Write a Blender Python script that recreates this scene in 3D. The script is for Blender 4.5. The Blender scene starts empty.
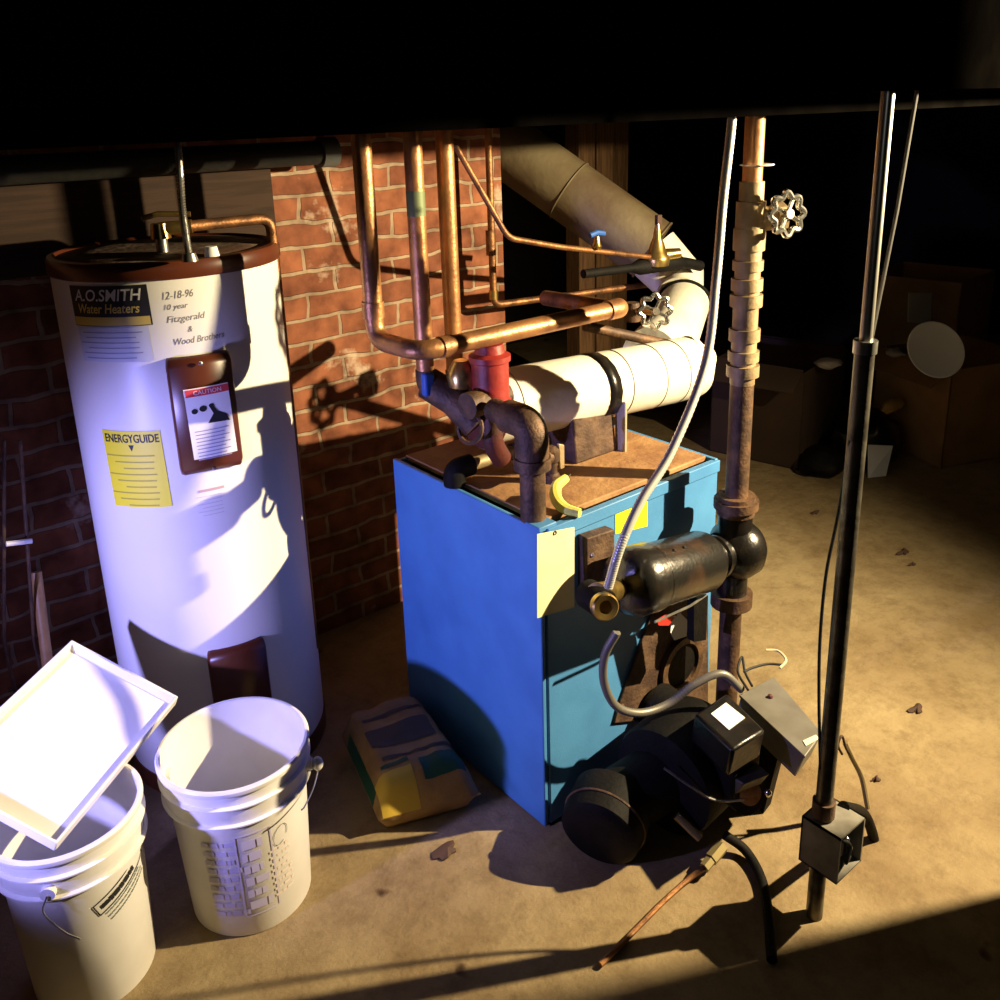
import bpy, math, random
from mathutils import Vector as V, Matrix, noise
random.seed(7)
C = bpy.context.scene.collection
# ------------------------------------------------------------------ camera model (world: +X along the boiler front, +Y into the brick wall)
H, PITCH, ROLL, FPX, PY, YAW = 1.6, math.radians(17), math.radians(1.8), 910.0, 390.0, math.radians(38.76)
_f = V((0, math.cos(PITCH), -math.sin(PITCH))); _r = V((1, 0, 0)); _d = _f.cross(_r)
_r, _d = _r*math.cos(ROLL)+_d*math.sin(ROLL), _d*math.cos(ROLL)-_r*math.sin(ROLL)
_RZ = Matrix.Rotation(-YAW, 3, 'Z'); _f, _r, _d = _RZ@_f, _RZ@_r, _RZ@_d
EYE = V((0, 0, H))
def ray(x, y): return _f+_r*((x-500)/FPX)+_d*((y-PY)/FPX)
def at_z(x, y, z): d = ray(x, y); return EYE+d*((z-H)/d.z)      # pixel -> point at a known height
def at_n(x, y, n): d = ray(x, y); return EYE+d*(n/d.y)          # pixel -> point at a known distance from the camera wall
def at_u(x, y, u): d = ray(x, y); return EYE+d*(u/d.x)
cd = bpy.data.cameras.new('camera'); cam = bpy.data.objects.new('camera', cd); C.objects.link(cam)
M3 = Matrix((_r, -_d, -_f)).transposed()
cam.matrix_world = Matrix.Translation(EYE)@M3.to_4x4()
cd.sensor_fit = 'HORIZONTAL'; cd.sensor_width = 36; cd.lens = 36*FPX/1000; cd.shift_y = (PY-500)/1000; cd.clip_start = .02
bpy.context.scene.camera = cam
# ------------------------------------------------------------------ materials
MATS = {}
def mat(name, col, rough=.5, metal=0.0, col2=None, scale=8, lo=.4, hi=.6, bump=0, bscale=60, spec=.5, detail=4, rough2=None, stretch=None):
    if name in MATS: return MATS[name]
    m = bpy.data.materials.new(name); m.use_nodes = True; nt = m.node_tree; b = nt.nodes['Principled BSDF']
    b.inputs['Base Color'].default_value = (*col, 1); b.inputs['Roughness'].default_value = rough; b.inputs['Metallic'].default_value = metal
    b.inputs['Specular IOR Level'].default_value = spec
    tc = nt.nodes.new('ShaderNodeTexCoord'); src = tc.outputs['Object']
    if stretch:
        mp = nt.nodes.new('ShaderNodeMapping'); mp.inputs['Scale'].default_value = stretch; nt.links.new(src, mp.inputs[0]); src = mp.outputs[0]
    if col2:
        n = nt.nodes.new('ShaderNodeTexNoise'); n.inputs['Scale'].default_value = scale; n.inputs['Detail'].default_value = detail
        nt.links.new(src, n.inputs['Vector'])
        r = nt.nodes.new('ShaderNodeValToRGB'); e = r.color_ramp.elements
        e[0].position = lo; e[0].color = (*col, 1); e[1].position = hi; e[1].color = (*col2, 1)
        nt.links.new(n.outputs['Fac'], r.inputs[0]); nt.links.new(r.outputs[0], b.inputs['Base Color'])
        if rough2 is not None:
            mr = nt.nodes.new('ShaderNodeMapRange'); mr.inputs[1].default_value = lo; mr.inputs[2].default_value = hi
            mr.inputs[3].default_value = rough; mr.inputs[4].default_value = rough2
            nt.links.new(n.outputs['Fac'], mr.inputs[0]); nt.links.new(mr.outputs[0], b.inputs['Roughness'])
    if bump:
        n2 = nt.nodes.new('ShaderNodeTexNoise'); n2.inputs['Scale'].default_value = bscale; n2.inputs['Detail'].default_value = 5
        nt.links.new(src, n2.inputs['Vector'])
        bp = nt.nodes.new('ShaderNodeBump'); bp.inputs['Strength'].default_value = bump; bp.inputs['Distance'].default_value = .01
        nt.links.new(n2.outputs['Fac'], bp.inputs['Height']); nt.links.new(bp.outputs[0], b.inputs['Normal'])
    MATS[name] = m; return m
copper = mat('copper', (.52, .25, .10), .42, .65, (.27, .12, .055), 14, .4, .7, .15, 90)
copper_dull = mat('copper_dull', (.32, .15, .06), .5, .75, (.14, .07, .035), 20, .4, .65, .2, 90)
iron = mat('rusty_iron', (.055, .030, .018), .6, .3, (.13, .07, .035), 22, .42, .62, .25, 120)
ironpale = mat('galvanised_old', (.36, .27, .15), .55, .35, (.20, .14, .075), 16, .4, .65, .14, 100)
black = mat('black_paint', (.006, .0055, .005), .28, 0, (.014, .010, .008), 25, .45, .7, .12, 80)
blackmatte = mat('black_matte', (.0035, .0033, .003), .7, 0, (.008, .006, .005), 20, .45, .7, .2, 90, .15)
motorblack = mat('motor_enamel', (.012, .011, .010), .25, 0, (.05, .026, .015), 9, .5, .72, .1, 90, .8)
steel = mat('steel', (.55, .55, .53), .3, .9, (.38, .37, .34), 40, .4, .6)
conduit_m = mat('flexible_steel', (.80, .80, .76), .34, .55)
conduit_g = mat('grey_conduit', (.17, .16, .14), .45, .4)
polem = mat('pole_metal', (.17, .155, .125), .38, .75, (.09, .08, .065), 30, .4, .6, .1, 100)
brass = mat('brass', (.60, .42, .13), .3, .9, (.34, .22, .07), 30, .4, .65)
white_tin = mat('white_wrap', (.74, .72, .62), .55, 0, (.58, .55, .46), 6, .4, .7, .25, 18)
cream = mat('heater_enamel', (.82, .82, .77), .38, 0, (.77, .765, .71), 3, .4, .7)
brown = mat('brown_enamel', (.105, .026, .010), .32, 0, (.075, .020, .009), 6, .4, .7)
browndust = mat('brown_dusty', (.085, .040, .022), .75, 0, (.26, .20, .14), 14, .45, .75, .3, 60)
bluep = mat('blue_paint', (.072, .25, .53), .48, 0, (.055, .20, .45), 9, .35, .7, .05, 200)
rusttop = mat('rusty_top', (.36, .20, .085), .75, 0, (.23, .11, .045), 11, .38, .64, .3, 60)
rustplate = mat('rusty_plate', (.060, .032, .020), .7, .2, (.125, .072, .042), 18, .45, .65, .4, 80)
red = mat('red_paint', (.30, .024, .016), .5, 0, (.13, .014, .011), 18, .45, .7, .15, 60)
redrust = mat('red_rusty_cap', (.085, .014, .010), .6, .1, (.05, .018, .012), 14, .4, .65, .2, 80)
yellow = mat('yellow_label', (.88, .78, .02), .5)
yellowgreen = mat('yellow_green_plastic', (.72, .70, .14), .45, 0, (.5, .47, .09), 30, .5, .7)
paper = mat('paper', (.80, .80, .78), .6)
bluepaper = mat('bluish_paper', (.66, .70, .80), .6)
creampaper = mat('cream_tag', (.78, .74, .46), .6, 0, (.68, .63, .36), 8, .4, .7)
ink = mat('ink', (.012, .012, .014), .6)
inkgrey = mat('pencil_ink', (.20, .19, .18), .7)
fadedblue = mat('faded_print', (.32, .31, .46), .6)
fadedred = mat('faded_red_print', (.55, .38, .36), .6)
plastic = mat('white_plastic', (.80, .79, .77), .42, 0, (.72, .70, .66), 8, .45, .75)
plasticdirty = mat('bucket_inside', (.74, .71, .66), .5, 0, (.58, .53, .46), 9, .45, .7)
trayw = mat('white_tray', (.80, .79, .75), .4, 0, (.68, .64, .52), 7, .5, .75)
greybox = mat('grey_box', (.165, .155, .135), .5, .1, (.12, .11, .095), 16, .4, .7)
wood = mat('rough_wood', (.16, .085, .036), .7, 0, (.09, .045, .02), 10, .4, .65, .2, 30, .3, 5, None, (8, 8, .8))
woodhandle = mat('wood_handle', (.48, .28, .11), .45, 0, (.33, .17, .06), 20, .4, .65)
shade_black = mat('shade_black_timber', (.0014, .0012, .0011), .95, 0, (.003, .0026, .0022), 9, .4, .7, .2, 30, 0)  # near-black ceiling and joists: darkness put into the colour, even beside the lamp
ductm = mat('old_duct', (.17, .135, .075), .6, .15, (.10, .065, .035), 5, .38, .66, .2, 40)
darkduct = mat('dark_wrapped_pipe', (.018, .018, .017), .7, 0, (.03, .027, .024), 12, .4, .7, .3, 40)
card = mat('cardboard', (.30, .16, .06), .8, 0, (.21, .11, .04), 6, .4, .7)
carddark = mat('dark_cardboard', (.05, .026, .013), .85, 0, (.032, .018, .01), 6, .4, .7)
bagm = mat('kraft_bag', (.38, .24, .09), .7, 0, (.26, .16, .06), 12, .4, .65, .7, 22)
baggreen = mat('bag_green', (.012, .085, .045), .6)
bagdark = mat('bag_dark_print', (.075, .062, .048), .7)
baglit = mat('bag_yellow_light', (.62, .43, .05), .65)  # lamp light on the bag's near corner, painted in yellow
greenp = mat('green_patina', (.16, .20, .10), .6, .3)
bluetag = mat('blue_handle', (.02, .10, .40), .5)
redtag = mat('red_tag', (.62, .03, .02), .5)
leafm = mat('dead_leaf', (.060, .030, .020), .8)
chrome = mat('chrome_wheel', (.75, .74, .70), .2, .95)
def floor_mat():
    m = bpy.data.materials.new('concrete_floor'); m.use_nodes = True; nt = m.node_tree; b = nt.nodes['Principled BSDF']; L = nt.links.new
    tc = nt.nodes.new('ShaderNodeTexCoord')
    def nz(s, d=6, rgh=.6):
        n = nt.nodes.new('ShaderNodeTexNoise'); n.inputs['Scale'].default_value = s; n.inputs['Detail'].default_value = d; n.inputs['Roughness'].default_value = rgh
        L(tc.outputs['Object'], n.inputs['Vector']); return n
    a = nz(2.2); r = nt.nodes.new('ShaderNodeValToRGB'); e = r.color_ramp.elements
    e[0].position = .33; e[0].color = (.20, .135, .066, 1); e[1].position = .66; e[1].color = (.37, .285, .155, 1)
    L(a.outputs['Fac'], r.inputs[0])
    c = nz(15, 9, .75); r2 = nt.nodes.new('ShaderNodeValToRGB'); e = r2.color_ramp.elements
    e[0].position = .30; e[0].color = (.55, .5, .45, 1); e[1].position = .55; e[1].color = (1, 1, 1, 1)
    L(c.outputs['Fac'], r2.inputs[0])
    mx = nt.nodes.new('ShaderNodeMix'); mx.data_type = 'RGBA'; mx.blend_type = 'MULTIPLY'; mx.inputs[0].default_value = .8
    L(r.outputs[0], mx.inputs[6]); L(r2.outputs[0], mx.inputs[7])
    d = nz(5.5, 3, .5); r3 = nt.nodes.new('ShaderNodeValToRGB'); e = r3.color_ramp.elements
    e[0].position = .255; e[0].color = (.22, .15, .11, 1); e[1].position = .29; e[1].color = (1, 1, 1, 1)
    L(d.outputs['Fac'], r3.inputs[0])
    mx2 = nt.nodes.new('ShaderNodeMix'); mx2.data_type = 'RGBA'; mx2.blend_type = 'MULTIPLY'; mx2.inputs[0].default_value = 1
    L(mx.outputs[2], mx2.inputs[6]); L(r3.outputs[0], mx2.inputs[7]); L(mx2.outputs[2], b.inputs['Base Color'])
    b.inputs['Roughness'].default_value = .72; b.inputs['Specular IOR Level'].default_value = .3
    n2 = nz(28, 8, .7); bp = nt.nodes.new('ShaderNodeBump'); bp.inputs['Strength'].default_value = .45; bp.inputs['Distance'].default_value = .012
    L(n2.outputs['Fac'], bp.inputs['Height']); L(bp.outputs[0], b.inputs['Normal']); return m
def brick_mat():
    m = bpy.data.materials.new('old_red_brick'); m.use_nodes = True; nt = m.node_tree; b = nt.nodes['Principled BSDF']; L = nt.links.new
    tc = nt.nodes.new('ShaderNodeTexCoord'); sp = nt.nodes.new('ShaderNodeSeparateXYZ'); cb = nt.nodes.new('ShaderNodeCombineXYZ')
    L(tc.outputs['Object'], sp.inputs[0]); L(sp.outputs['X'], cb.inputs['X']); L(sp.outputs['Z'], cb.inputs['Y'])
    wn = nt.nodes.new('ShaderNodeTexNoise'); wn.inputs['Scale'].default_value = 9; L(cb.outputs[0], wn.inputs['Vector'])
    sub = nt.nodes.new('ShaderNodeVectorMath'); sub.operation = 'MULTIPLY_ADD'; sub.inputs[1].default_value = (.034, .030, 0)
    L(wn.outputs['Color'], sub.inputs[0]); L(cb.outputs[0], sub.inputs[2])
    br = nt.nodes.new('ShaderNodeTexBrick'); br.inputs['Scale'].default_value = 1
    br.inputs['Brick Width'].default_value = .205; br.inputs['Row Height'].default_value = .070; br.inputs['Mortar Size'].default_value = .0065; br.inputs['Mortar Smooth'].default_value = .25; br.inputs['Bias'].default_value = -.1
    br.inputs['Color1'].default_value = (.30, .112, .058, 1); br.inputs['Color2'].default_value = (.19, .068, .038, 1); br.inputs['Mortar'].default_value = (.36, .27, .19, 1)
    L(sub.outputs[0], br.inputs['Vector'])
    n = nt.nodes.new('ShaderNodeTexNoise'); n.inputs['Scale'].default_value = 14; n.inputs['Detail'].default_value = 6; L(tc.outputs['Object'], n.inputs['Vector'])
    r = nt.nodes.new('ShaderNodeValToRGB'); e = r.color_ramp.elements; e[0].position = .32; e[0].color = (.36, .31, .30, 1); e[1].position = .64; e[1].color = (1.12, 1.1, 1.05, 1)
    L(n.outputs['Fac'], r.inputs[0])
    mx = nt.nodes.new('ShaderNodeMix'); mx.data_type = 'RGBA'; mx.blend_type = 'MULTIPLY'; mx.inputs[0].default_value = .85
    L(br.outputs['Color'], mx.inputs[6]); L(r.outputs[0], mx.inputs[7])
    n3 = nt.nodes.new('ShaderNodeTexNoise'); n3.inputs['Scale'].default_value = 4.2; n3.inputs['Detail'].default_value = 5; n3.inputs['Roughness'].default_value = .65; L(tc.outputs['Object'], n3.inputs['Vector'])
    r3 = nt.nodes.new('ShaderNodeValToRGB'); e = r3.color_ramp.elements; e[0].position = .60; e[0].color = (0, 0, 0, 1); e[1].position = .68; e[1].color = (.75, .75, .75, 1)
    L(n3.outputs['Fac'], r3.inputs[0])
    mx2 = nt.nodes.new('ShaderNodeMix'); mx2.data_type = 'RGBA'; mx2.inputs[7].default_value = (.55, .44, .33, 1)
    L(r3.outputs[0], mx2.inputs[0]); L(mx.outputs[2], mx2.inputs[6]); L(mx2.outputs[2], b.inputs['Base Color'])
    b.inputs['Roughness'].default_value = .85; b.inputs['Specular IOR Level'].default_value = .2
    inv = nt.nodes.new('ShaderNodeMath'); inv.operation = 'SUBTRACT'; inv.inputs[0].default_value = 1; L(br.outputs['Fac'], inv.inputs[1])
    ad = nt.nodes.new('ShaderNodeMath'); ad.operation = 'MULTIPLY_ADD'; ad.inputs[1].default_value = .5; L(n.outputs['Fac'], ad.inputs[0]); L(inv.outputs[0], ad.inputs[2])
    bp = nt.nodes.new('ShaderNodeBump'); bp.inputs['Strength'].default_value = .8; bp.inputs['Distance'].default_value = .012
    L(ad.outputs[0], bp.inputs['Height']); L(bp.outputs[0], b.inputs['Normal']); return m
# ------------------------------------------------------------------ objects
ORG = {}
def tag(o, label, cat, group=None, kind=None):
    o['label'] = label; o['category'] = cat
    if group: o['group'] = group
    if kind: o['kind'] = kind
    return o
def thing(name, label, cat, loc=(0, 0, 0), group=None):
    o = bpy.data.objects.new(name, None); C.objects.link(o); o.location = loc; o.empty_display_size = .1
    ORG[o.name] = V(loc); return tag(o, label, cat, group)
class MB:
    def __init__(s): s.v = []; s.f = []
    def add(s, vs, fs):
        k = len(s.v); s.v += [V(p) for p in vs]; s.f += [tuple(i+k for i in f) for f in fs]; return s
    def box(s, c, d, rot=None):
        c = V(c); x, y, z = [q/2 for q in d]; R = rot or Matrix.Identity(3)
        vs = [c+R@V((a*x, b*y, e*z)) for a in (-1, 1) for b in (-1, 1) for e in (-1, 1)]
        return s.add(vs, [(0, 1, 3, 2), (4, 6, 7, 5), (0, 4, 5, 1), (2, 3, 7, 6), (0, 2, 6, 4), (1, 5, 7, 3)])
    def prism(s, top, dv):            # four (or more) points and an extrusion vector
        top = [V(p) for p in top]; n = len(top); dv = V(dv)
        nrm = (top[1]-top[0]).cross(top[2]-top[0])
        if nrm.dot(dv) > 0: top = top[::-1]
        vs = top+[p+dv for p in top]
        return s.add(vs, [tuple(range(n)), tuple(range(2*n-1, n-1, -1))]+[(i, i+n, (i+1) % n+n, (i+1) % n) for i in range(n)])
    def tube(s, pts, r, seg=14, cap=True, closed=False):
        pts = [V(p) for p in pts]; n = len(pts); rs = r if isinstance(r, (list, tuple)) else [r]*n
        if closed: T = [(pts[(i+1) % n]-pts[i-1]).normalized() for i in range(n)]
        else: T = [(pts[min(i+1, n-1)]-pts[max(i-1, 0)]).normalized() for i in range(n)]
        a = T[0].orthogonal().normalized(); vs = []
        for i in range(n):
            a = (a-T[i]*a.dot(T[i])).normalized(); b = T[i].cross(a)
            vs += [pts[i]+(a*math.cos(t)+b*math.sin(t))*rs[i] for t in [2*math.pi*k/seg for k in range(seg)]]
        fs = []
        for i in range(n if closed else n-1):
            for k in range(seg):
                p, q = i*seg, ((i+1) % n)*seg; fs.append((p+k, p+(k+1) % seg, q+(k+1) % seg, q+k))
        if cap and not closed: fs += [tuple(range(seg-1, -1, -1)), tuple(range((n-1)*seg, n*seg))]
        return s.add(vs, fs)
    def cyl(s, a, b, r, r2=None, seg=20): return s.tube([a, b], [r, r if r2 is None else r2], seg)
    def lathe(s, prof, o=(0, 0, 0), axis=(0, 0, 1), seg=40, ring=False):   # profile of (radius, height)
        o = V(o); ax = V(axis).normalized(); a = ax.orthogonal().normalized(); b = ax.cross(a); vs = []; fs = []
        for (r, h) in prof:
            vs += [o+ax*h+(a*math.cos(t)+b*math.sin(t))*max(r, 1e-4) for t in [2*math.pi*k/seg for k in range(seg)]]
        for i in range(len(prof)-1):
            for k in range(seg): fs.append((i*seg+k, i*seg+(k+1) % seg, (i+1)*seg+(k+1) % seg, (i+1)*seg+k))
        if ring: prof = prof; fs += [((len(prof)-1)*seg+k, (len(prof)-1)*seg+(k+1) % seg, (k+1) % seg, k) for k in range(seg)]
        elif prof[0][0] > 1e-3: fs.append(tuple(range(seg-1, -1, -1)))
        if not ring and prof[-1][0] > 1e-3: fs.append(tuple(range((len(prof)-1)*seg, len(prof)*seg)))
        return s.add(vs, fs)
    def torus(s, c, axis, R, r, seg=32, sg=10):
        ax = V(axis).normalized(); a = ax.orthogonal().normalized(); b = ax.cross(a); c = V(c)
        return s.tube([c+(a*math.cos(t)+b*math.sin(t))*R for t in [2*math.pi*k/seg for k in range(seg)]], r, sg, closed=True)
    def ball(s, c, r, seg=16):
        rr = r if isinstance(r, (tuple, list)) else (r, r, r); c = V(c)
        vs = []; fs = []; n = seg//2
        for i in range(n+1):
            p = math.pi*i/n
            vs += [c+V((rr[0]*math.sin(p)*math.cos(t)+1e-5*math.cos(t), rr[1]*math.sin(p)*math.sin(t)+1e-5*math.sin(t), rr[2]*math.cos(p))) for t in [2*math.pi*k/seg for k in range(seg)]]
        for i in range(n):
            for k in range(seg): fs.append((i*seg+k, (i+1)*seg+k, (i+1)*seg+(k+1) % seg, i*seg+(k+1) % seg))
        return s.add(vs, fs)
    def build(s, name, m, parent=None, bevel=0, smooth=35, label=None, origin=None, segs=2):
        me = bpy.data.meshes.new(name)
        root = parent
        while root is not None and root.parent is not None: root = root.parent
        if root is not None: org = ORG[root.name]
        else:
            xs = [p for p in s.v]; org = V(origin) if origin is not None else V((sum(p.x for p in xs)/len(xs), sum(p.y for p in xs)/len(xs), min(p.z for p in xs)))
        me.from_pydata([p-org for p in s.v], [], s.f); me.materials.append(m)
        me.polygons.foreach_set('use_smooth', [True]*len(me.polygons)); me.update(); me.set_sharp_from_angle(angle=math.radians(smooth))
        o = bpy.data.objects.new(name, me); C.objects.link(o)
        if parent is not None: o.parent = parent
        else: o.location = org; ORG[o.name] = org
        if bevel:
            bm = o.modifiers.new('bevel', 'BEVEL'); bm.width = bevel; bm.segments = segs; bm.limit_method = 'ANGLE'; bm.angle_limit = math.radians(50)
        if label: o['label'] = label
        return o
def fillet(pts, r, n=6):
    pts = [V(p) for p in pts]; out = [pts[0]]
    for i in range(1, len(pts)-1):
        a = (pts[i-1]-pts[i]); b = (pts[i+1]-pts[i]); d = min(r, a.length*.49, b.length*.49)
        p0 = pts[i]+a.normalized()*d; p1 = pts[i]+b.normalized()*d
        for k in range(n+1):
            t = k/n; out.append(p0*(1-t)**2+pts[i]*2*t*(1-t)+p1*t*t)
    out.append(pts[-1]); return out
def spline(pts, n=8):
    P = [V(p) for p in pts]; P = [P[0]*2-P[1]]+P+[P[-1]*2-P[-2]]; out = []
    for i in range(1, len(P)-2):
        a, b, c, d = P[i-1:i+3]
        for k in range(n):
            t = k/n; out.append(.5*((2*b)+(c-a)*t+(2*a-5*b+4*c-d)*t*t+(3*b-a-3*c+d)*t**3))
    out.append(P[-2]); return out
def text2d(s, h, w=None, shear=0, bold=0, spacing=1):
    c = bpy.data.curves.new('t', 'FONT'); c.body = s; c.size = 1; c.shear = shear; c.offset = bold; c.space_character = spacing; c.resolution_u = 3
    c.align_x = 'LEFT'; o = bpy.data.objects.new('t', c); C.objects.link(o)
    dg = bpy.context.evaluated_depsgraph_get(); me = bpy.data.meshes.new_from_object(o.evaluated_get(dg))
    vs = [v.co.copy() for v in me.vertices]; fs = [tuple(p.vertices) for p in me.polygons]
    bpy.data.objects.remove(o); bpy.data.curves.remove(c); bpy.data.meshes.remove(me)
    x0, x1 = min(v.x for v in vs), max(v.x for v in vs); y0, y1 = min(v.y for v in vs), max(v.y for v in vs)
    k = h/(y1-y0); kx = (w/(x1-x0)) if w else k
    return [((v.x-(x0+x1)/2)*kx, (v.y-(y0+y1)/2)*k) for v in vs], fs
def rect2d(w, h, nx=12, ny=2, cx=0, cy=0):
    vs = [(cx-w/2+w*i/nx, cy-h/2+h*j/ny) for j in range(ny+1) for i in range(nx+1)]
    fs = [(j*(nx+1)+i, j*(nx+1)+i+1, (j+1)*(nx+1)+i+1, (j+1)*(nx+1)+i) for j in range(ny) for i in range(nx)]
    return vs, fs
def handwheel(root, c, axis, R, m, name='handwheel'):
    ax = V(axis).normalized(); a = ax.orthogonal().normalized(); b = ax.cross(a); c = V(c); w = MB()
    pts = []
    for k in range(64):
        t = 2*math.pi*k/64; rr = R*(1+.13*math.cos(8*t)); pts.append(c+(a*math.cos(t)+b*math.sin(t))*rr)
    w.tube(pts, R*.17, 8, closed=True)
    for k in range(4):
        t = math.pi*k/2+.3; w.tube([c, c+(a*math.cos(t)+b*math.sin(t))*R], R*.12, 6)
    w.cyl(c-ax*R*.25, c+ax*R*.28, R*.26, seg=10)
    return w.build(name, m, root)
# ------------------------------------------------------------------ the room
def struct(name, mb, m, **k): o = mb.build(name, m, None, **k); o['kind'] = 'structure'; return o
CZ = 1.86
struct('floor', MB().box((2.0, 1.9, -.05), (9.6, 8.2, .1)), floor_mat())
struct('wall_back', MB().box((.36, 2.53, CZ/2), (3.2, .26, CZ)), brick_mat(), origin=(0, 2.4, 0))
struct('ceiling', MB().box((2.0, 1.9, CZ+.05), (9.6, 8.2, .1)), shade_black)
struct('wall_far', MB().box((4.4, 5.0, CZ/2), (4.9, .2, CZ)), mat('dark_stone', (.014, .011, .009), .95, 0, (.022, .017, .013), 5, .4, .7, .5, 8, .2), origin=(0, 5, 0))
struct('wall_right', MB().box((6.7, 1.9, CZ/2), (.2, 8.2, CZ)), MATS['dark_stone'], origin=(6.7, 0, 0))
for i, n in enumerate((.70, 1.08, 1.62, 2.15, 2.75, 3.3, 3.9, 4.5)):
    zb = 1.578 if 1 < n < 1.2 else 1.612 if n < 1 else 1.63
    struct('trim_%d' % (i+1), MB().box((2.0, n, (zb+CZ)/2), (9.4, .045, CZ-zb)), shade_black)
# ------------------------------------------------------------------ water heater
HC, HR = V((.724, 2.108, 0)), .248
hw = thing('water_heater', 'tall white cylindrical electric water heater with brown lid, standing against the brick wall', 'water heater', HC)
MB().lathe([(HR, .05), (HR, 1.297), (.05, 1.297)], HC, seg=72).build('tank_jacket', cream, hw)
MB().lathe([(.19, 0), (HR-.01, 0), (HR+.003, .01), (HR+.003, .06), (.19, .06)], HC, seg=64).build('base_ring', brown, hw)
MB().lathe([(HR+.003, 1.290), (HR+.0055, 1.294), (HR+.0055, 1.318), (HR+.001, 1.326), (HR-.01, 1.328), (HR-.015, 1.322)], HC, seg=72, ring=True).build('lid_rim', brown, hw)
MB().lathe([(HR-.01, 1.318), (HR-.015, 1.322), (.15, 1.328), (0, 1.330)], HC, seg=56).build('lid_top', browndust, hw, label='dusty brown lid')
def on_heater(az, z, off):
    a0 = math.radians(az)
    return lambda x, y: HC+V((math.cos(a0+x/HR)*(HR+off), math.sin(a0+x/HR)*(HR+off), z+y))
def wrap(shape, fn, roll=0):
    c, s_ = math.cos(roll), math.sin(roll)
    return [fn(x*c-y*s_, x*s_+y*c) for x, y in shape[0]], shape[1]
def sticker(name, az, z, w, h, m, parent, off=.0012, label=None, roll=.02):
    mb = MB(); vs, fs = wrap(rect2d(w, h, 14, 2), on_heater(az, z, off), roll); mb.add(vs, fs)
    return mb.build(name, m, parent, label=label)
def lettering(name, s, az, z, h, w, m, parent, off=.0022, shear=0, bold=0, roll=.02):
    mb = MB(); vs, fs = wrap(text2d(s, h, w, shear, bold), on_heater(az, z, off), roll); mb.add(vs, fs)
    return mb.build(name, m, parent)
st = sticker('brand_label', -140.8, 1.240, .183, .085, ink, hw, label='black and yellow maker label')
sticker('yellow_band', -140.8, 1.208, .178, .018, mat('label_gold', (.72, .55, .10), .5), st, .0018)
lettering('brand_name', 'A.O.SMITH', -140.8, 1.263, .025, .158, paper, st, shear=.25, bold=.012)
lettering('brand_subtitle', 'Water Heaters', -140.8, 1.235, .020, .142, MATS['label_gold'], st, shear=.25, bold=.015)
sp_ = sticker('rating_plate', -141, 1.158, .168, .074, bluepaper, hw, label='pale bluish rating label')
for k in range(6): sticker('print_line', -141-k % 3, 1.184-.011*k, .14-.02*(k % 2), .002, fadedblue, sp_, .0018)
for (s, az, z, w, h) in (('12-18-96', -106.5, 1.258, .062, .016), ('10 year', -108, 1.232, .048, .015), ('Fitzgerald', -104, 1.206, .078, .018), ('&', -103, 1.183, .010, .012), ('Wood Brothers', -99, 1.160, .105, .014)):
    lettering('handwriting', s, az, z, h, w, inkgrey, hw, .0005, .3, 0, .03)
eg = sticker('energy_label', -139.2, .878, .139, .178, yellow, hw, label='bright yellow energy guide label', roll=.02)
lettering('energy_title', 'ENERGYGUIDE', -139.2, .950, .019, .127, ink, eg, bold=.012)
mb = MB(); vs, fs = wrap(([(-.006, .006), (.006, .006), (0, -.008)], [(0, 2, 1)]), on_heater(-139.2, .929, .0022)); mb.add(vs, fs); mb.build('arrow', ink, eg)
for k in range(9): sticker('print_line', -139.2+(k % 3)*2-2, .910-.0145*k, .115-.022*(k % 3), .0028, mat('olive_print', (.45, .40, .03), .6), eg, .0018)
wn = sticker('warning_print', -103, .818, .055, .006, fadedred, hw)
for k in range(6): sticker('print_line', -104.5+(k % 2), .804-.009*k, .055-.01*(k % 2), .0016, mat('pale_print', (.62, .60, .58), .6), hw, .001)
def panel(name, az, z0, z1, w, parent):
    a = math.radians(az); mb = MB(); n = 10
    prof = [(-.5, .0), (-.5, .018), (-.44, .03), (.44, .03), (.5, .018), (.5, 0)]
    rings = [(z0, 0), (z0+.004, .7), (z0+.02, 1), (z1-.02, 1), (z1-.004, .7), (z1, 0)]
    vs = []; m_ = len(prof)
    for z, k in rings:
        for (x, d) in prof: vs.append(on_heater(az, z, d*k-.004)(x*w*(.94+.06*k), 0))
    fs = [(i*m_+j, i*m_+j+1, (i+1)*m_+j+1, (i+1)*m_+j) for i in range(len(rings)-1) for j in range(m_-1)]
    mb.add(vs, fs); return mb.build(name, brown, parent, smooth=60)
up = panel('access_panel', -101.2, .862, 1.127, .130, hw)
MB().ball(on_heater(-101.2, 1.113, .028)(0, 0), .005, 8).build('panel_screw', steel, up)
MB().ball(on_heater(-101.2, .876, .028)(0, 0), .005, 8).build('panel_screw', steel, up)
wl = sticker('caution_label', -99.9, .982, .084, .158, paper, up, .0275, label='white caution label with red strip')
sticker('red_strip', -99.9, 1.051, .082, .016, mat('strip_red', (.60, .05, .06), .5), wl, .0283)
lettering('caution_word', 'CAUTION', -99.9, 1.051, .009, .052, paper, wl, .029)
mb = MB()
for (x, y, r) in ((-.028, .028, .006), (-.012, .032, .007), (.004, .036, .005)):
    vs, fs = wrap(([(x+r*math.cos(t*.6283), y+r*math.sin(t*.6283)) for t in range(10)], [tuple(range(10))]), on_heater(-99.9, .982, .0285)); mb.add(vs, fs)
vs, fs = wrap(([(-.006, -.002), (.036, -.004), (.030, .012), (.014, .022), (.006, .040), (.000, .034), (.006, .018)], [(0, 1, 2, 3, 4, 5, 6)]), on_heater(-99.9, .982, .0285)); mb.add(vs, fs)
mb.build('hand_drawing', ink, wl)
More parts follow.
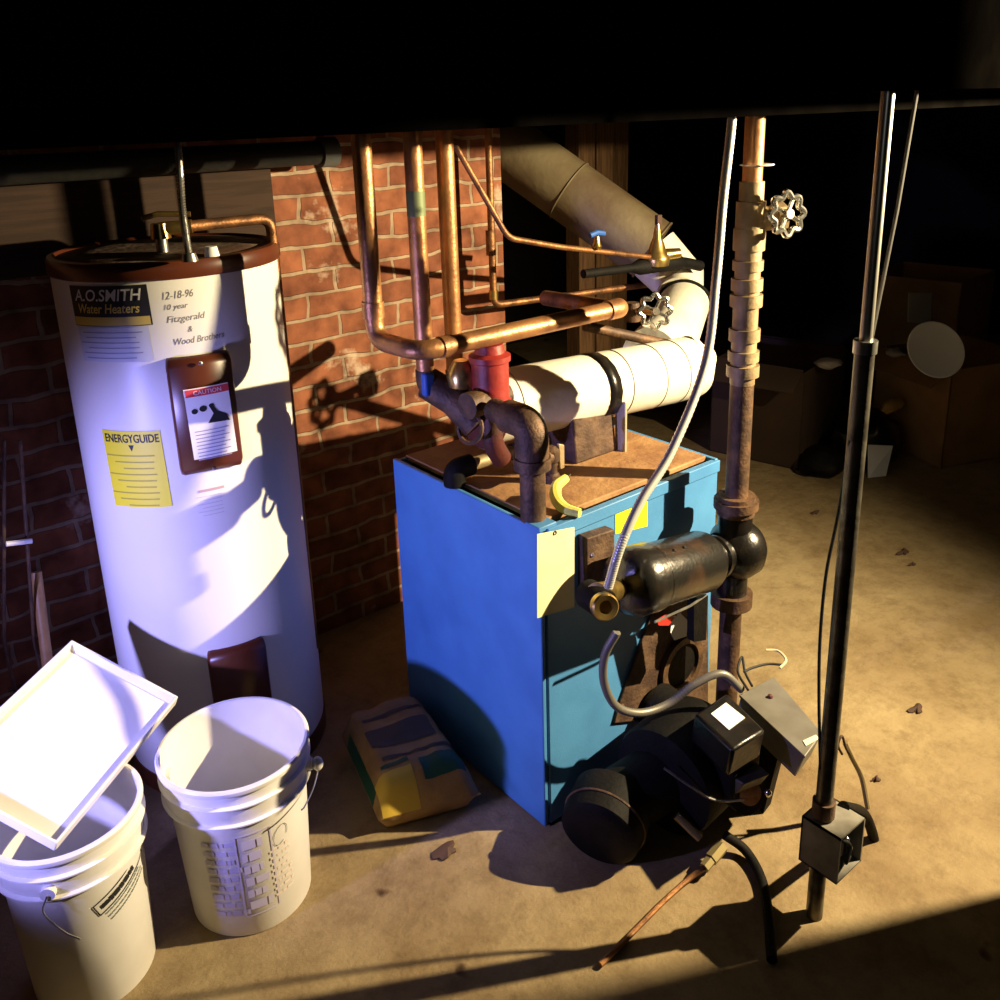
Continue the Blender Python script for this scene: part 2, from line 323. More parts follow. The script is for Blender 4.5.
for k in range(9): sticker('print_line', -99.9-(k % 2), .965-.008*k, .064-.01*(k % 2), .0022, fadedblue, wl, .0285)
lp = panel('lower_access_panel', -101.2, .20, .421, .130, hw)
# top fittings
t = MB(); pf = at_z(163, 252, 1.33); t.cyl(pf, pf+V((0, 0, .035)), .013); t.build('nipple', steel, hw)
t = MB(); t.cyl(pf+V((0, 0, .03)), pf+V((0, 0, .062)), .022, .018); t.tube([pf+V((0, 0, .05)), pf+V((.06, -.03, .052))], .015, 12)
t.tube([pf+V((-.035, .0, .075)), pf+V((.0, 0, .082)), pf+V((.06, -.03, .078))], .006, 8); t.build('brass_relief_valve', brass, hw, label='brass relief valve')
p0 = pf+V((.05, -.025, .052)); pe = at_n(272, 237, 1.98)
t = MB(); t.tube(fillet([p0, V((pe.x, pe.y, p0.z)), V((pe.x, pe.y, .25))], .03), .0125, 12); t.build('overflow_pipe', copper_dull, hw)
q = at_z(212, 256, 1.33); MB().cyl(q, q+V((0, 0, .02)), .016, .012).build('nipple', paper, hw)
q = at_z(190, 261, 1.33); MB().cyl(q, q+V((0, 0, .016)), .017, .013).build('conduit_connector', steel, hw)
cx = thing('armored_cable', 'grey armored cable dropping from the ceiling to the lid of the water heater', 'cable', q)
q2 = at_n(182, 205, q.y+.03); q3 = at_n(175, 125, q.y+.05)
pts = spline([q+V((0, 0, .016)), q+V((0, .004, .05)), q2, q3, q3+V((-.01, .02, .3))], 40)
MB().tube(pts, [.0068+.0012*(i % 2) for i in range(len(pts))], 10).build('cable_sheath', steel, cx)
# long wooden boards / bundle behind lid
b0, b1 = at_n(60, 172, 2.27), at_n(330, 148, 2.27); b0.z = b1.z = (b0.z+b1.z)/2
dd = thing('wrapped_pipe', 'thick dark wrapped pipe running level along the brick wall above the water heater', 'pipe', b1)
MB().cyl(b0-V((.5, 0, 0)), b1, .032).build('pipe_wrap', darkduct, dd)
MB().cyl(b1-V((.035, 0, 0)), b1+V((.012, 0, 0)), .040).build('end_cap', mat('cap_grey', (.14, .15, .15), .5, .3), dd, label='grey end cap')
MB().box(b1+V((.0, .05, .05)), (.012, .03, .10)).build('hanger_strap', iron, dd)
bb = MB(); c0 = at_n(185, 215, 2.385); bb.box((c0.x-.14, 2.391, c0.z), (.78, .02, .22)); o = bb.build('plank_and_shade', mat('dark_plank', (.045, .026, .018), .8, 0, (.03, .018, .013), 8, .4, .6, .2, 30, .2, 4, None, (.6, 8, 8)))  # real board, lengthened left to darken bricks the lamp would light
tag(o, 'dark wooden board fixed on the bricks behind the water heater lid, lengthened left as shade', 'board')
# ------------------------------------------------------------------ boiler
U0, U1, N0, N1, BT = 1.136, 1.727, 1.299, 1.859, .767
bo = thing('boiler', 'blue sheet metal boiler with a rusty top in the middle of the basement', 'boiler', ((U0+U1)/2, (N0+N1)/2, 0))
MB().box(((U0+U1)/2, (N0+N1)/2, (BT-.03)/2+.004), (U1-U0-.02, N1-N0-.02, BT-.03)).build('core', blackmatte, bo)
MB().box((U0+.006, (N0+N1)/2, BT/2+.003), (.012, N1-N0, BT-.008)).build('side_panel', bluep, bo, bevel=.003)
MB().box((U1-.006, (N0+N1)/2, BT/2+.003), (.012, N1-N0, BT-.008)).build('side_panel', bluep, bo, bevel=.003)
MB().box(((U0+U1)/2, N1-.006, BT/2), (U1-U0-.026, .012, BT-.01)).build('rear_panel', bluep, bo, bevel=.003)
fp = MB().box(((U0+U1)/2+.008, N0+.006, BT/2+.002), (U1-U0-.018, .014, BT-.012)).build('front_panel', bluep, bo, bevel=.003)
MB().box(((U0+U1)/2+.008, N0-.003, BT-.018), (U1-U0-.02, .010, .030)).build('front_rail', bluep, bo, bevel=.002)
MB().box(((U0+U1)/2+.012, (N0+N1)/2+.012, BT-.006), (U1-U0-.048, N1-N0-.032, .014)).build('top_panel', rusttop, bo, bevel=.003)
MB().box((U0+.022, N0+.02, BT-.002), (.05, .045, .012)).build('corner_flap', bluep, bo, bevel=.002)
def front_quad(px, d=.003, n=None):          # a plate on the boiler front given by its corners
    n = N0 if n is None else n
    return MB().prism([at_n(x, y, n-.001) for x, y in px], (0, -d, 0))
front_quad([(615, 508), (647, 501), (647, 526), (615, 534)], .0015).build('notice_label', yellow, bo, label='small yellow label')
ag = front_quad([(577, 534), (605, 525), (606, 585), (578, 600)], .03).build('control_box', rustplate, bo, bevel=.003, label='rusty brown control box')
MB().ball(at_n(592, 555, N0-.031), .005, 8).build('screw', steel, ag)
tg = MB().prism([at_n(537, 534, N0-.014), at_n(574, 527, N0-.014), at_n(574, 607, N0-.020), at_n(537, 618, N0-.020)], (0, -.0012, 0)).build('paper_tag', creampaper, bo, label='cream paper tag hung on the corner')
MB().torus(at_n(555, 533, N0-.016), (0, 1, 0), .004, .0012, 12, 6).build('eyelet', ink, tg)
for k in range(7):
    y = 548+9*k; tgl = None
mp = front_quad([(652, 606), (706, 594), (706, 712), (612, 722), (618, 700)], .008).build('burner_mounting_plate', rustplate, bo, bevel=.002, label='rusty burner mounting plate')
c = at_n(680, 664, N0-.008)
MB().lathe([(.060, 0), (.078, 0), (.078, .012), (.060, .012), (.058, .002)], c, (0, -1, 0), 36, True).build('inspection_ring', iron, mp)
MB().lathe([(.058, 0), (.058, .004), (0, .004)], c, (0, -1, 0), 30).build('inspection_cover', blackmatte, mp)
for x, y in ((622, 706), (700, 602), (655, 614)): MB().ball(at_n(x, y, N0-.009), .006, 8).build('bolt', iron, mp)
hd = thing('paper_hang_tag', 'small white and red tag hanging under the black motor', 'tag', at_n(668, 640, N0-.03))
MB().prism([at_n(x, y, N0-.03) for x, y in ((671, 617), (680, 613), (687, 620), (686, 636), (674, 640), (670, 632))], (0, -.002, 0)).build('tag_card', paper, hd)
MB().prism([at_n(x, y, N0-.034) for x, y in ((656, 620), (666, 614), (674, 617), (668, 625), (658, 625))], (0, -.003, 0)).build('red_flag', redtag, hd, label='red flag')
MB().tube([at_n(676, 616, N0-.032), at_n(677, 605, N0-.04)], .0015, 6).build('string', ink, hd)
# tank on top (white wrapped smoke pipe) with its collar
TA, TB = V((1.225, 1.60, .938)), V((1.88, 1.555, .912)); TR = .086
TD = (TB-TA).normalized()
fl = thing('smoke_pipe', 'thick white wrapped smoke pipe lying over the boiler and curling up behind the silver cable', 'flue', (1.5, 1.59, BT))
e1 = at_n(690, 335, 1.66); e2 = at_n(682, 285, 1.80)
pts = spline([TA, TA.lerp(TB, .5), TB, V((1.90, 1.56, .915))], 10)
MB().tube(pts, TR, 36).build('wrapped_pipe_run', white_tin, fl)
for k in (.10, .62, .80, .93):
    MB().torus(TA.lerp(TB, k), TD, TR+.0005, .0016, 36, 6).build('seam', mat('seam_grey', (.20, .18, .14), .6), fl)
MB().lathe([(.0, -.012), (.07, -.012), (.092, -.006), (.092, .012), (.086, .014)], TA, TD, 40).build('end_cap', redrust, fl, label='dark red rusty end cap')
MB().torus(TA, TD, .0935, .0025, 40, 6).build('cap_edge', steel, fl)
sc_ = TA.lerp(TB, .52)
mbb = MB(); k0 = []
for j in (-1, 1):
    for i in range(13):
        a = math.radians(-40+260*i/12)
        k0.append(sc_+TD*.019*j+V((0, math.cos(a)*(TR+.003), math.sin(a)*(TR+.003))))
mbb.add(k0, [(i, i+1, 14+i, 13+i) for i in range(12)]); o = mbb.build('strap_and_shadow', black, fl); sm = o.modifiers.new('t', 'SOLIDIFY'); sm.thickness = .004  # black strap, widened to take in the shadow across the wrapped pipe
MB().prism([V((1.43, 1.515, .94)), V((1.57, 1.515, .93)), V((1.585, 1.505, BT)), V((1.44, 1.505, BT))], (0, .15, 0)).build('flue_collar', rustplate, fl, bevel=.006)
MB().box((1.592, 1.50, .83), (.008, .035, .14)).build('bracket', mat('pale_iron', (.42, .38, .28), .5, .4), fl, bevel=.002)
# upper white elbow + diagonal duct
du = thing('duct_elbow', 'pale segmented duct elbow curving behind the handwheel valve', 'duct', (2.2, 1.8, 1.0))
g = [at_n(650, 356, 1.74), at_n(672, 334, 1.86), at_n(684, 304, 1.98), at_n(680, 282, 2.06), at_n(652, 252, 2.15)]
MB().tube(g[:3], [.085, .088, .085], 28).build('elbow_segment', white_tin, du)
MB().tube([g[2]+V((0, .02, .02)), g[3], g[4]], [.08, .092, .10], 28).build('elbow_segment', white_tin, du)
MB().torus(g[2], g[3]-g[1], .089, .006, 30, 8).build('dark_joint', blackmatte, du)
dg_ = thing('flue_duct', 'large old grey duct sloping up behind the copper pipes to the ceiling', 'duct', (2.2, 2.5, 1.2))
d1, d0 = at_n(652, 250, 2.16), at_n(470, 120, 2.72)
MB().cyl(d0, d1, .112, seg=40).build('duct_run', ductm, dg_)
MB().torus(d0.lerp(d1, .55), d1-d0, .1135, .003, 40, 6).build('duct_seam', ductm, dg_)
MB().torus(d1, d1-d0, .1135, .004, 40, 6).build('duct_rim', ductm, dg_)
# iron pipe loop on boiler top
f0 = V((1.160, 1.345, BT)); ztop = at_n(524, 432, 1.345).z
il = thing('iron_riser', 'rusty iron pipe with fat elbow on the boiler top near corner', 'pipe', f0)
MB().cyl(f0-V((0, 0, .0)), f0+V((0, 0, ztop-BT-.05)), .0275).build('riser', iron, il)
end = V((1.165, 1.475, ztop+.012))
pe0 = [f0+V((0, 0, ztop-BT-.07)), V((f0.x, f0.y, ztop+.012)), V((f0.x, f0.y+.075, ztop+.012))]
MB().tube(fillet(pe0, .055, 8), .036, 20).build('elbow', iron, il)
MB().cyl(f0+V((0, 0, ztop-BT-.085)), f0+V((0, 0, ztop-BT-.06)), .040).build('elbow_band', iron, il)
MB().cyl(pe0[2], end, .026).build('crossover_pipe', iron, il)
rv = thing('red_valve', 'red cylindrical valve body at the left end of the white wrapped pipe', 'valve', V((1.19, 1.53, .93)))
rc = at_n(491, 398, 1.53)
MB().lathe([(.034, -.03), (.046, -.025), (.046, .0), (.042, .004), (.042, .085), (.047, .088), (.047, .10), (.034, .106), (.030, .125), (.018, .13), (0, .13)], rc, (0, 0, 1), 28).build('valve_body', red, rv)
MB().cyl(rc+V((0, 0, .125)), rc+V((0, 0, .145)), .012).build('stem', iron, rv)
MB().cyl(rc+V((-.075, -.01, -.0)), rc+V((.04, .0, -.0)), .030).build('union_nut', iron, rv)
MB().tube(fillet([rc+V((0, 0, -.02)), rc+V((0, .0, -.11)), rc+V((.04, .02, -.16))], .03), .024, 16).build('lower_leg', redrust, rv)
# dark tee and brass body where the copper risers come down
tv = thing('mixing_valve', 'dark iron tee with brass body left of the red valve, under the copper pipes', 'valve', V((1.12, 1.62, .95)))
tc_ = at_n(455, 400, 1.60)
MB().tube([at_n(428, 383, 1.66), tc_, at_n(478, 425, 1.55)], .038, 20).build('tee_body', iron, tv)
MB().lathe([(.018, 0), (.030, .006), (.034, .03), (.026, .05), (.016, .065)], at_n(462, 388, 1.58), (0, 0, 1), 20).build('brass_bonnet', brass, tv)
MB().box(at_n(428, 384, 1.63), (.028, .02, .055)).build('blue_handle', bluetag, tv, bevel=.006, label='blue handle')
MB().torus(at_n(470, 428, 1.54), (1, .2, -.3), .034, .005, 24, 6).build('ring', iron, tv)
# lower iron pipe on the top left
lw = thing('iron_return_pipe', 'short pale pipe and dark elbow lying on the boiler top behind the iron riser', 'pipe', (1.2, 1.6, BT))
a1, a2 = at_z(512, 452, .805), at_z(466, 466, .805)
MB().cyl(a1, a2, .016).build('pipe_run', ironpale, lw)
MB().tube(fillet([a2.lerp(a1, .1), a2+(a2-a1)*.25, a2+(a2-a1)*.25+V((0, 0, -.038))], .03), .026, 18).build('elbow', blackmatte, lw)
MB().cyl(a1, a1+(a1-a2)*.15, .022).build('coupling', iron, lw)
dv = thing('drain_valve', 'small rusty valve with pale lever on the boiler top beside the iron riser', 'valve', at_z(552, 478, BT))
z0 = at_z(552, 482, BT)
MB().lathe([(.018, 0), (.018, .02), (.013, .025), (.013, .05), (.020, .055), (.020, .08), (.008, .09)], z0, (0, 0, 1), 18).build('valve_body', iron, dv)
MB().cyl(z0+V((-.05, -.01, .067)), z0+V((.01, 0, .067)), .016).build('side_port', iron, dv)
MB().prism([z0+V((.012, -.012, .095)), z0+V((.030, -.012, .088)), z0+V((.030, -.012, .03)), z0+V((.016, -.012, .03))], (0, .008, 0)).build('lever', ironpale, dv, bevel=.002)
ys = thing('plastic_hook', 'yellow green plastic crescent lying on the front edge of the boiler top', 'hook', at_z(570, 505, BT))
pp = [at_z(x, y, zz) for x, y, zz in ((566, 478, .815), (556, 487, .806), (557, 500, .79), (566, 509, .778), (580, 513, .776))]
MB().tube(spline(pp, 6), [.010+.004*math.sin(math.pi*min(1, i/24)) for i in range(25)], 10).build('crescent', yellowgreen, ys)
MB().tube(spline([p+V((.011, -.003, .006)) for p in pp], 6), .0022, 6).build('dark_groove', ink, ys)
# ------------------------------------------------------------------ copper pipes
def sleeve(root, a, b, r): return MB().cyl(a, b, r).build('coupling', copper, root)
GP = 'copper pipes in front of the brick wall'
n1, nh = 1.655, 1.50
pz = at_n(420, 352, nh).z
x1 = at_n(374, 320, n1).x
cp = thing('copper_pipe', 'bent copper pipe nearest the water heater, turning level over the boiler', 'pipe', V((x1, n1, pz)), GP)
hA = at_n(420, 353, nh); hB = at_n(616, 312, nh); hB.z = pz; hA.z = pz
path = fillet([V((x1, n1, CZ)), V((x1, n1, pz)), hA, hB], .045, 8)
MB().tube(path, .0205, 22).build('pipe_run', copper, cp)
sleeve(cp, V((x1, n1, pz+.05)), V((x1, n1, pz+.085)), .0235)
sleeve(cp, V((hA.x+.05, nh, pz)), V((hA.x+.08, nh, pz)), .0235)
MB().tube(fillet([hB-V((.03, 0, 0)), hB+V((.018, 0, 0)), hB+V((.03, .05, -.012))], .03), .0245, 20).build('end_elbow', copper, cp)
MB().cyl(hB+V((.024, .035, -.008)), hB+V((.04, .3, -.02)), .0205).build('branch', copper_dull, cp)
for i, (xt, xb, lab, ru) in enumerate(((423, 440, 'green stained copper pipe, left of two straight risers behind the level pipe', .022), (453, 465, 'clean copper pipe, right one of two straight risers behind the level pipe', .022))):
    n2 = 1.80+.02*i; top = at_n(xt, 330, n2)
    p = thing('copper_pipe', lab, 'pipe', V((top.x, n2, .98)), GP)
    MB().tube([V((top.x, n2, CZ)), V((top.x, n2, at_n(xt, 378, n2).z))], ru, 20).build('pipe_run', copper, p)
    zb = at_n(xt, 378, n2).z
    MB().tube(fillet([V((top.x, n2, zb+.02)), V((top.x, n2, zb-.02)), V((top.x+.01, n2-.16, zb-.04))], .03), .025, 16).build('foot_elbow', iron, p)
    if i == 0: MB().cyl(V((top.x, n2, at_n(xt, 215, n2).z)), V((top.x, n2, at_n(xt, 190, n2).z)), .0224).build('green_stain', greenp, p, label='green patina')
n4 = 2.28; t4 = at_n(492, 250, n4)
p = thing('copper_pipe', 'thin copper pipe at the right edge of the bricks that turns level near its foot', 'pipe', V((t4.x, n4, 1.0)), GP)
zb = at_n(495, 305, n4).z
MB().tube(fillet([V((t4.x, n4, CZ)), V((t4.x, n4, zb)), V((t4.x+.9, n4-.1, zb-.02))], .03), .0115, 14).build('pipe_run', copper_dull, p)
MB().cyl(V((t4.x, n4, zb+.02)), V((t4.x, n4, zb+.05)), .0145).build('coupling', brass, p)
MB().cyl(V((t4.x-.004, n4, at_n(492, 255, n4).z)), V((t4.x-.004, n4, at_n(492, 230, n4).z)), .016).build('bracket', copper_dull, p)
p = thing('copper_tube', 'slim dark tube slanting down across the right pipe then running level under the duct', 'pipe', at_n(508, 238, 1.9))
MB().tube(fillet([at_n(455, 145, 2.02), at_n(508, 238, 1.95), at_n(560, 247, 1.95), at_n(640, 256, 1.95), at_n(690, 262, 1.95)], .03), .0085, 12).build('tube_run', copper_dull, p)
v1 = at_n(597, 246, 1.94)
bv = thing('gas_cock', 'tiny brass valve with blue lever handle on the slim tube under the duct', 'valve', v1)
MB().lathe([(.012, -.01), (.015, 0), (.010, .012), (.008, .03)], v1, seg=14).build('valve_body', brass, bv)
MB().tube([v1+V((-.03, 0, .034)), v1+V((0, 0, .040)), v1+V((.03, 0, .034))], .008, 8).build('lever_handle', bluetag, bv, label='blue lever')
v2 = at_n(657, 256, 1.95)
br_ = thing('relief_fitting', 'pointed brass fitting standing on the dark pipe beside the duct end', 'valve', v2)
MB().lathe([(.038, -.03), (.042, -.01), (.040, .0), (.030, .012), (.022, .04), (.014, .06), (.011, .085), (.006, .105), (0, .107)], v2, seg=20).build('bonnet', brass, br_)
MB().cyl(v2+V((.01, 0, .0)), v2+V((.075, -.03, .004)), .022, .016).build('side_outlet', brass, br_)
MB().tube(spline([v2+V((-.30, .03, -.022)), v2+V((-.06, .02, -.03)), v2+V((.02, 0, -.028)), v2+V((.12, -.0, -.035)), v2+V((.22, -.0, -.06))], 6), [.014]*6+[.026]*12+[.018]*7, 14).build('body', blackmatte, br_)
MB().box(v2+V((.003, 0, .115)), (.02, .012, .03)).build('cap', leafm, br_)
p = thing('black_iron_pipe', 'dark iron pipe running level between the white elbow and the wrapped smoke pipe', 'pipe', at_n(640, 340, 1.66))
MB().cyl(at_n(585, 326, 1.70), at_n(712, 354, 1.60), .014).build('pipe_run', iron, p)
vv = at_n(655, 322, 1.60); wc = at_n(655, 311, 1.53)
hv = thing('gate_valve', 'valve with round scalloped handwheel facing forward above the wrapped smoke pipe', 'valve', vv)
handwheel(hv, wc, (-.45, -.85, .15), .039, chrome)
MB().cyl(wc, wc+V((.03, .085, -.018)), .010).build('stem', brass, hv)
MB().lathe([(.022, 0), (.026, .02), (.018, .05)], wc+V((.04, .115, -.05)), seg=16).build('bonnet', iron, hv)
# ------------------------------------------------------------------ big riser pipe with fittings and the circulator pump
NP = 1.19; UP = at_n(736, 505, NP).x
def zp(y): return at_u(737, y, UP).z if False else at_n(738, y, NP).z
rp = thing('main_riser', 'tall riser pipe of stacked pale fittings standing at the right corner of the boiler', 'pipe', (UP, NP, 0))
def seg(name, ya, yb, r, m, **k): return MB().cyl((UP, NP, zp(ya)), (UP, NP, zp(yb)), r, seg=26).build(name, m, rp, **k)
MB().cyl((UP, NP, zp(205)), (UP, NP, CZ), .021, seg=24).build('copper_upper_pipe', copper, rp)
seg('adapter', 183, 212, .026, ironpale); seg('union', 203, 240, .031, ironpale)
seg('gate_valve_body', 236, 262, .028, ironpale)
for (a, b, r) in ((240, 262, .034), (272, 282, .033), (290, 302, .034), (306, 318, .035), (340, 352, .034), (362, 372, .034), (376, 387, .036)):
    seg('fitting_band', a-10, b-10, r, ironpale)
seg('nipple', 255, 385, .0275, ironpale)
seg('lower_pipe', 376, 500, .0265, iron)
seg('upper_flange', 494, 512, .044, iron); seg('upper_flange', 498, 506, .052, iron)
MB().cyl((UP, NP, zp(598)), (UP, NP, 0), .0265, seg=24).build('return_pipe', iron, rp)
zv = zp(222)
MB().tube([(UP, NP, zv), (UP+.055, NP-.035, zv+.004)], .026, 18).build('valve_bonnet', ironpale, rp)
MB().cyl((UP+.045, NP-.03, zv+.003), (UP+.062, NP-.04, zv+.004), .032, seg=8).build('bonnet_nut', ironpale, rp)
MB().cyl((UP+.05, NP-.03, zv+.004), at_n(787, 214, NP-.075), .009).build('valve_stem', brass, rp)
wc0 = at_n(787, 214, NP-.075); handwheel(rp, wc0, (-.25, -.95, .1), .040, chrome)
ti = MB(); zt = zp(166); ti.torus((UP, NP-.010, zt), (0, 0, 1), .034, .0016, 24, 6); ti.build('cable_tie', paper, rp)
zq = zp(548)
pm = thing('circulator_pump', 'black circulator pump with its motor lying along the boiler front', 'pump', (UP, NP, zq))
MB().lathe([(.02, -.055), (.05, -.05), (.068, -.03), (.074, 0), (.068, .03), (.05, .05), (.02, .055)], (UP+.012, NP, zq), (1, -.25, 0), 30).build('volute', black, pm)
MB().cyl((UP, NP, zp(512)), (UP, NP, zq+.05), .040).build('upper_neck', black, pm)
MB().cyl((UP, NP, zq-.05), (UP, NP, zp(600)), .036).build('lower_neck', black, pm)
MB().cyl((UP, NP, zp(588)), (UP, NP, zp(600)), .05).build('lower_flange', iron, pm)
me_ = at_n(624, 584, NP-.01); MA = V((UP-.03, NP, zq)); MDv = (me_-MA); ML = MDv.length; MDv.normalize()
MB().lathe([(.034, 0), (.042, .01), (.042, .035), (.052, .04), (.052, .05), (.046, .055), (.046, .066), (.056, .07), (.056, .08), (.050, .084), (.060, .095)], MA, MDv, 30).build('bearing_bracket', black, pm)
mo = MB().lathe([(.05, .085), (.068, .09), (.071, .10), (.071, ML-.075), (.0755, ML-.072), (.0755, ML-.05), (.0755, ML-.03), (.066, ML-.005), (.05, ML+.006), (0, ML+.008)], MA, MDv, 44).build('motor', motorblack, pm)
MB().torus(MA+MDv*(ML-.075), MDv, .073, .003, 40, 6).build('motor_seam', motorblack, mo)
for k in range(3): MB().ball(MA+MDv*(ML*.55+.035*k)+V((0, -.03, .0655)), .0045, 8).build('vent_hole', ink, mo)
pb = MA+MDv*(ML-.008)
for a, b in (((632, 622), (662, 612)), ((662, 612), (705, 596))):
    pass
MB().tube([at_n(655, 622, NP-.035), at_n(690, 606, NP-.035), at_n(706, 595, NP-.03)], .003, 8).build('cradle_rod', steel, pm)
MB().prism([at_n(694, 602, NP-.02), at_n(708, 596, NP-.02), at_n(706, 640, NP-.01), at_n(694, 642, NP-.01)], (0, .02, 0)).build('cradle_leg', blackmatte, pm)
jc = at_n(604, 606, 1.10)
jb = MB().lathe([(.030, .06), (.030, .0), (.028, -.004)], at_n(604, 604, 1.11), (.2, .9, -.1), 24).build('wiring_box', blackmatte, pm)
MB().lathe([(.0135, -.004), (.0135, .012), (.024, .014), (.027, .010), (.027, -.006), (.022, -.010)], jc, (-.42, -.85, .25), 24).build('brass_connector', brass, jb)
MB().cyl(jc+V((.01, .03, .01)), at_n(617, 590, 1.18), .022).build('connector_neck', brass, jb)
# flexible conduits
def armoured(root, pts, r, m, name, n=26):
    P = spline(pts, n); MB().tube(P, [r*(1+.10*(i % 2)) for i in range(len(P))], 12).build(name, m, root)
sc2 = thing('flexible_conduit', 'silver flexible conduit hanging from the ceiling along the riser down to the motor', 'conduit', jc)
armoured(sc2, [at_n(734, 60, 1.15), at_n(732, 118, 1.15), at_n(723, 200, 1.145), at_n(716, 280, 1.13), at_n(705, 365, 1.115), at_n(672, 450, 1.10), at_n(640, 503, 1.095), at_n(620, 548, 1.09), at_n(608, 588, 1.10)], .0088, conduit_m, 'conduit_sheath', 34)
# ------------------------------------------------------------------ oil burner
ob = thing('oil_burner', 'black oil burner squatting on the floor in front of the boiler', 'burner', (1.45, 1.12, 0))
bc = V((1.42, 1.13, .135))
MB().lathe([(.04, -.09), (.125, -.085), (.13, -.07), (.13, .07), (.125, .085), (.04, .09)], bc, (1, .1, 0), 36).build('blower_housing', blackmatte, ob)
MB().box((1.47, 1.14, .05), (.22, .14, .09)).build('base', blackmatte, ob, bevel=.01)
MB().cyl((1.50, 1.13, .15), (1.50, 1.288, .17), .062, seg=28).build('blast_tube', blackmatte, ob)
MB().lathe([(.02, -.045), (.072, -.045), (.088, -.034), (.092, .0), (.092, .06), (.07, .075)], (1.185, 1.155, .094), V((-.75, -.35, -.12)).normalized()*-1, 40).build('motor', blackmatte, ob)
MB().torus((1.185, 1.155, .094), (.75, .35, .12), .092, .003, 36, 6).build('motor_band', iron, ob)
MB().cyl((1.24, 1.17, .10), (1.36, 1.14, .13), .075).build('motor_neck', blackmatte, ob)
tz = .33
tq = [at_z(x, y, tz) for x, y in ((694, 714), (727, 692), (766, 730), (733, 750))]
tr = MB().prism(tq, (.0, .01, -.075)).build('transformer', black, ob, bevel=.008, label='glossy black transformer box')
MB().prism([at_z(x, y, tz+.0008) for x, y in ((711, 714), (726, 703), (745, 718), (729, 730))], (0, 0, .0012)).build('paper_label', paper, tr, label='white label')
pz_ = at_z(748, 792, .15); pa = V((-.35, -.85, .35)).normalized()
MB().cyl(pz_-pa*.11, pz_, .048).build('oil_pump', blackmatte, ob)
MB().cyl(pz_, pz_+pa*.012, .026).build('pump_cover', mat('brass_rusty', (.40, .20, .06), .45, .4, (.22, .10, .03), 30, .4, .6), ob)
MB().box((1.44, 1.03, .20), (.10, .12, .12)).build('transformer_mount', blackmatte, ob, bevel=.01)
MB().ball(at_z(768, 793, .155), .009, 10).build('bleed_screw', chrome, ob)
MB().prism([at_z(x, y, .205) for x, y in ((724, 772), (752, 758), (770, 774), (744, 784))], (0, .02, -.04)).build('solenoid', mat('dark_olive', (.06, .055, .045), .5), ob, bevel=.003)
MB().tube(spline([at_z(664, 768, .22), at_z(690, 786, .19), at_z(715, 800, .16), at_z(744, 800, .155)], 8), .003, 8).build('oil_line', steel, ob)
MB().tube([at_z(676, 815, .10), at_z(700, 838, .06)], .010, 10).build('nozzle_line', mat('dull_brass', (.30, .24, .11), .45, .6), ob)
ff = thing('flare_fitting', 'brass flare fitting on the oil line in front of the burner', 'fitting', at_z(716, 855, .03))
fa, fb = at_z(704, 868, .03), at_z(722, 846, .045)
MB().cyl(fa, fa.lerp(fb, .35), .012, seg=6).build('nut', MATS['dull_brass'], ff)
MB().cyl(fa.lerp(fb, .38), fb, .015, seg=6).build('nut', MATS['dull_brass'], ff)
ol = thing('oil_line', 'thin copper coloured oil line curving forward across the floor from the brass fitting', 'pipe', at_z(680, 885, .008))
MB().tube(spline([fa, at_z(690, 878, .014), at_z(665, 900, .009), at_z(640, 925, .008), at_z(600, 965, .008)], 8), .006, 10).build('line', copper_dull, ol)
bh = thing('black_hose', 'black rubber hose bending forward over the floor right of the brass fitting', 'hose', at_z(760, 870, .01))
MB().tube(spline([at_z(725, 835, .05), at_z(745, 850, .02), at_z(760, 875, .012), at_z(767, 905, .012), at_z(772, 960, .012)], 8), .0105, 12).build('hose_run', blackmatte, bh)
gz = .30
gq = [at_z(x, y, gz) for x, y in ((740, 698), (774, 680), (821, 735), (804, 758))]
gb = thing('electrical_box', 'grey metal control box tilted beside the black transformer', 'electrical box', (sum(p.x for p in gq)/4, sum(p.y for p in gq)/4, .17))
MB().prism(gq, (.055, .05, -.11)).build('box_body', greybox, gb, bevel=.003)
cb_ = sum((V(p) for p in gq), V())/4
MB().prism([cb_+(p-cb_)*1.03+V((0, 0, .001)) for p in gq], (0, 0, .006)).build('lid', greybox, gb, bevel=.002)
MB().ball(at_z(770, 697, gz+.008), .007, 8).build('lid_knob', redrust, gb)
MB().prism([at_z(x, y, gz+.008) for x, y in ((803, 741), (816, 735), (819, 739), (806, 746))], (0, 0, .001)).build('paper_label', creampaper, gb, label='cream label')
MB().prism([p*1.0+V((.05, .06, -.11)) for p in [cb_+(q-cb_)*.45 for q in gq]], (0, .03, -.189)).build('mounting_leg', blackmatte, gb)
gcn = thing('grey_conduit', 'grey flexible conduit drooping in a loop from the motor to the grey control box', 'conduit', at_n(640, 710, 1.1))
armoured(gcn, [at_n(617, 632, 1.16), at_n(605, 655, 1.18), at_n(604, 682, 1.19), at_n(616, 706, 1.185), at_n(640, 713, 1.17), at_n(668, 704, 1.15), at_n(695, 684, 1.12), at_n(722, 674, 1.09), at_n(742, 690, 1.06)], .0088, conduit_g, 'conduit_sheath', 20)
lwz = thing('loose_wires', 'loose thin wires curling up behind the grey control box', 'wire', at_z(755, 680, .3))
for k, pl in enumerate((((748, 690), (738, 672), (742, 657), (745, 672), (752, 686)), ((744, 672), (752, 668), (768, 664), (783, 665)), ((766, 650), (778, 651), (786, 660), (780, 668)))):
    MB().tube(spline([at_z(x, y, .33-.0*k) for x, y in pl], 8), .003, 8).build('wire', [ink, ink, mat('pale_wire', (.62, .55, .30), .5)][k], lwz)
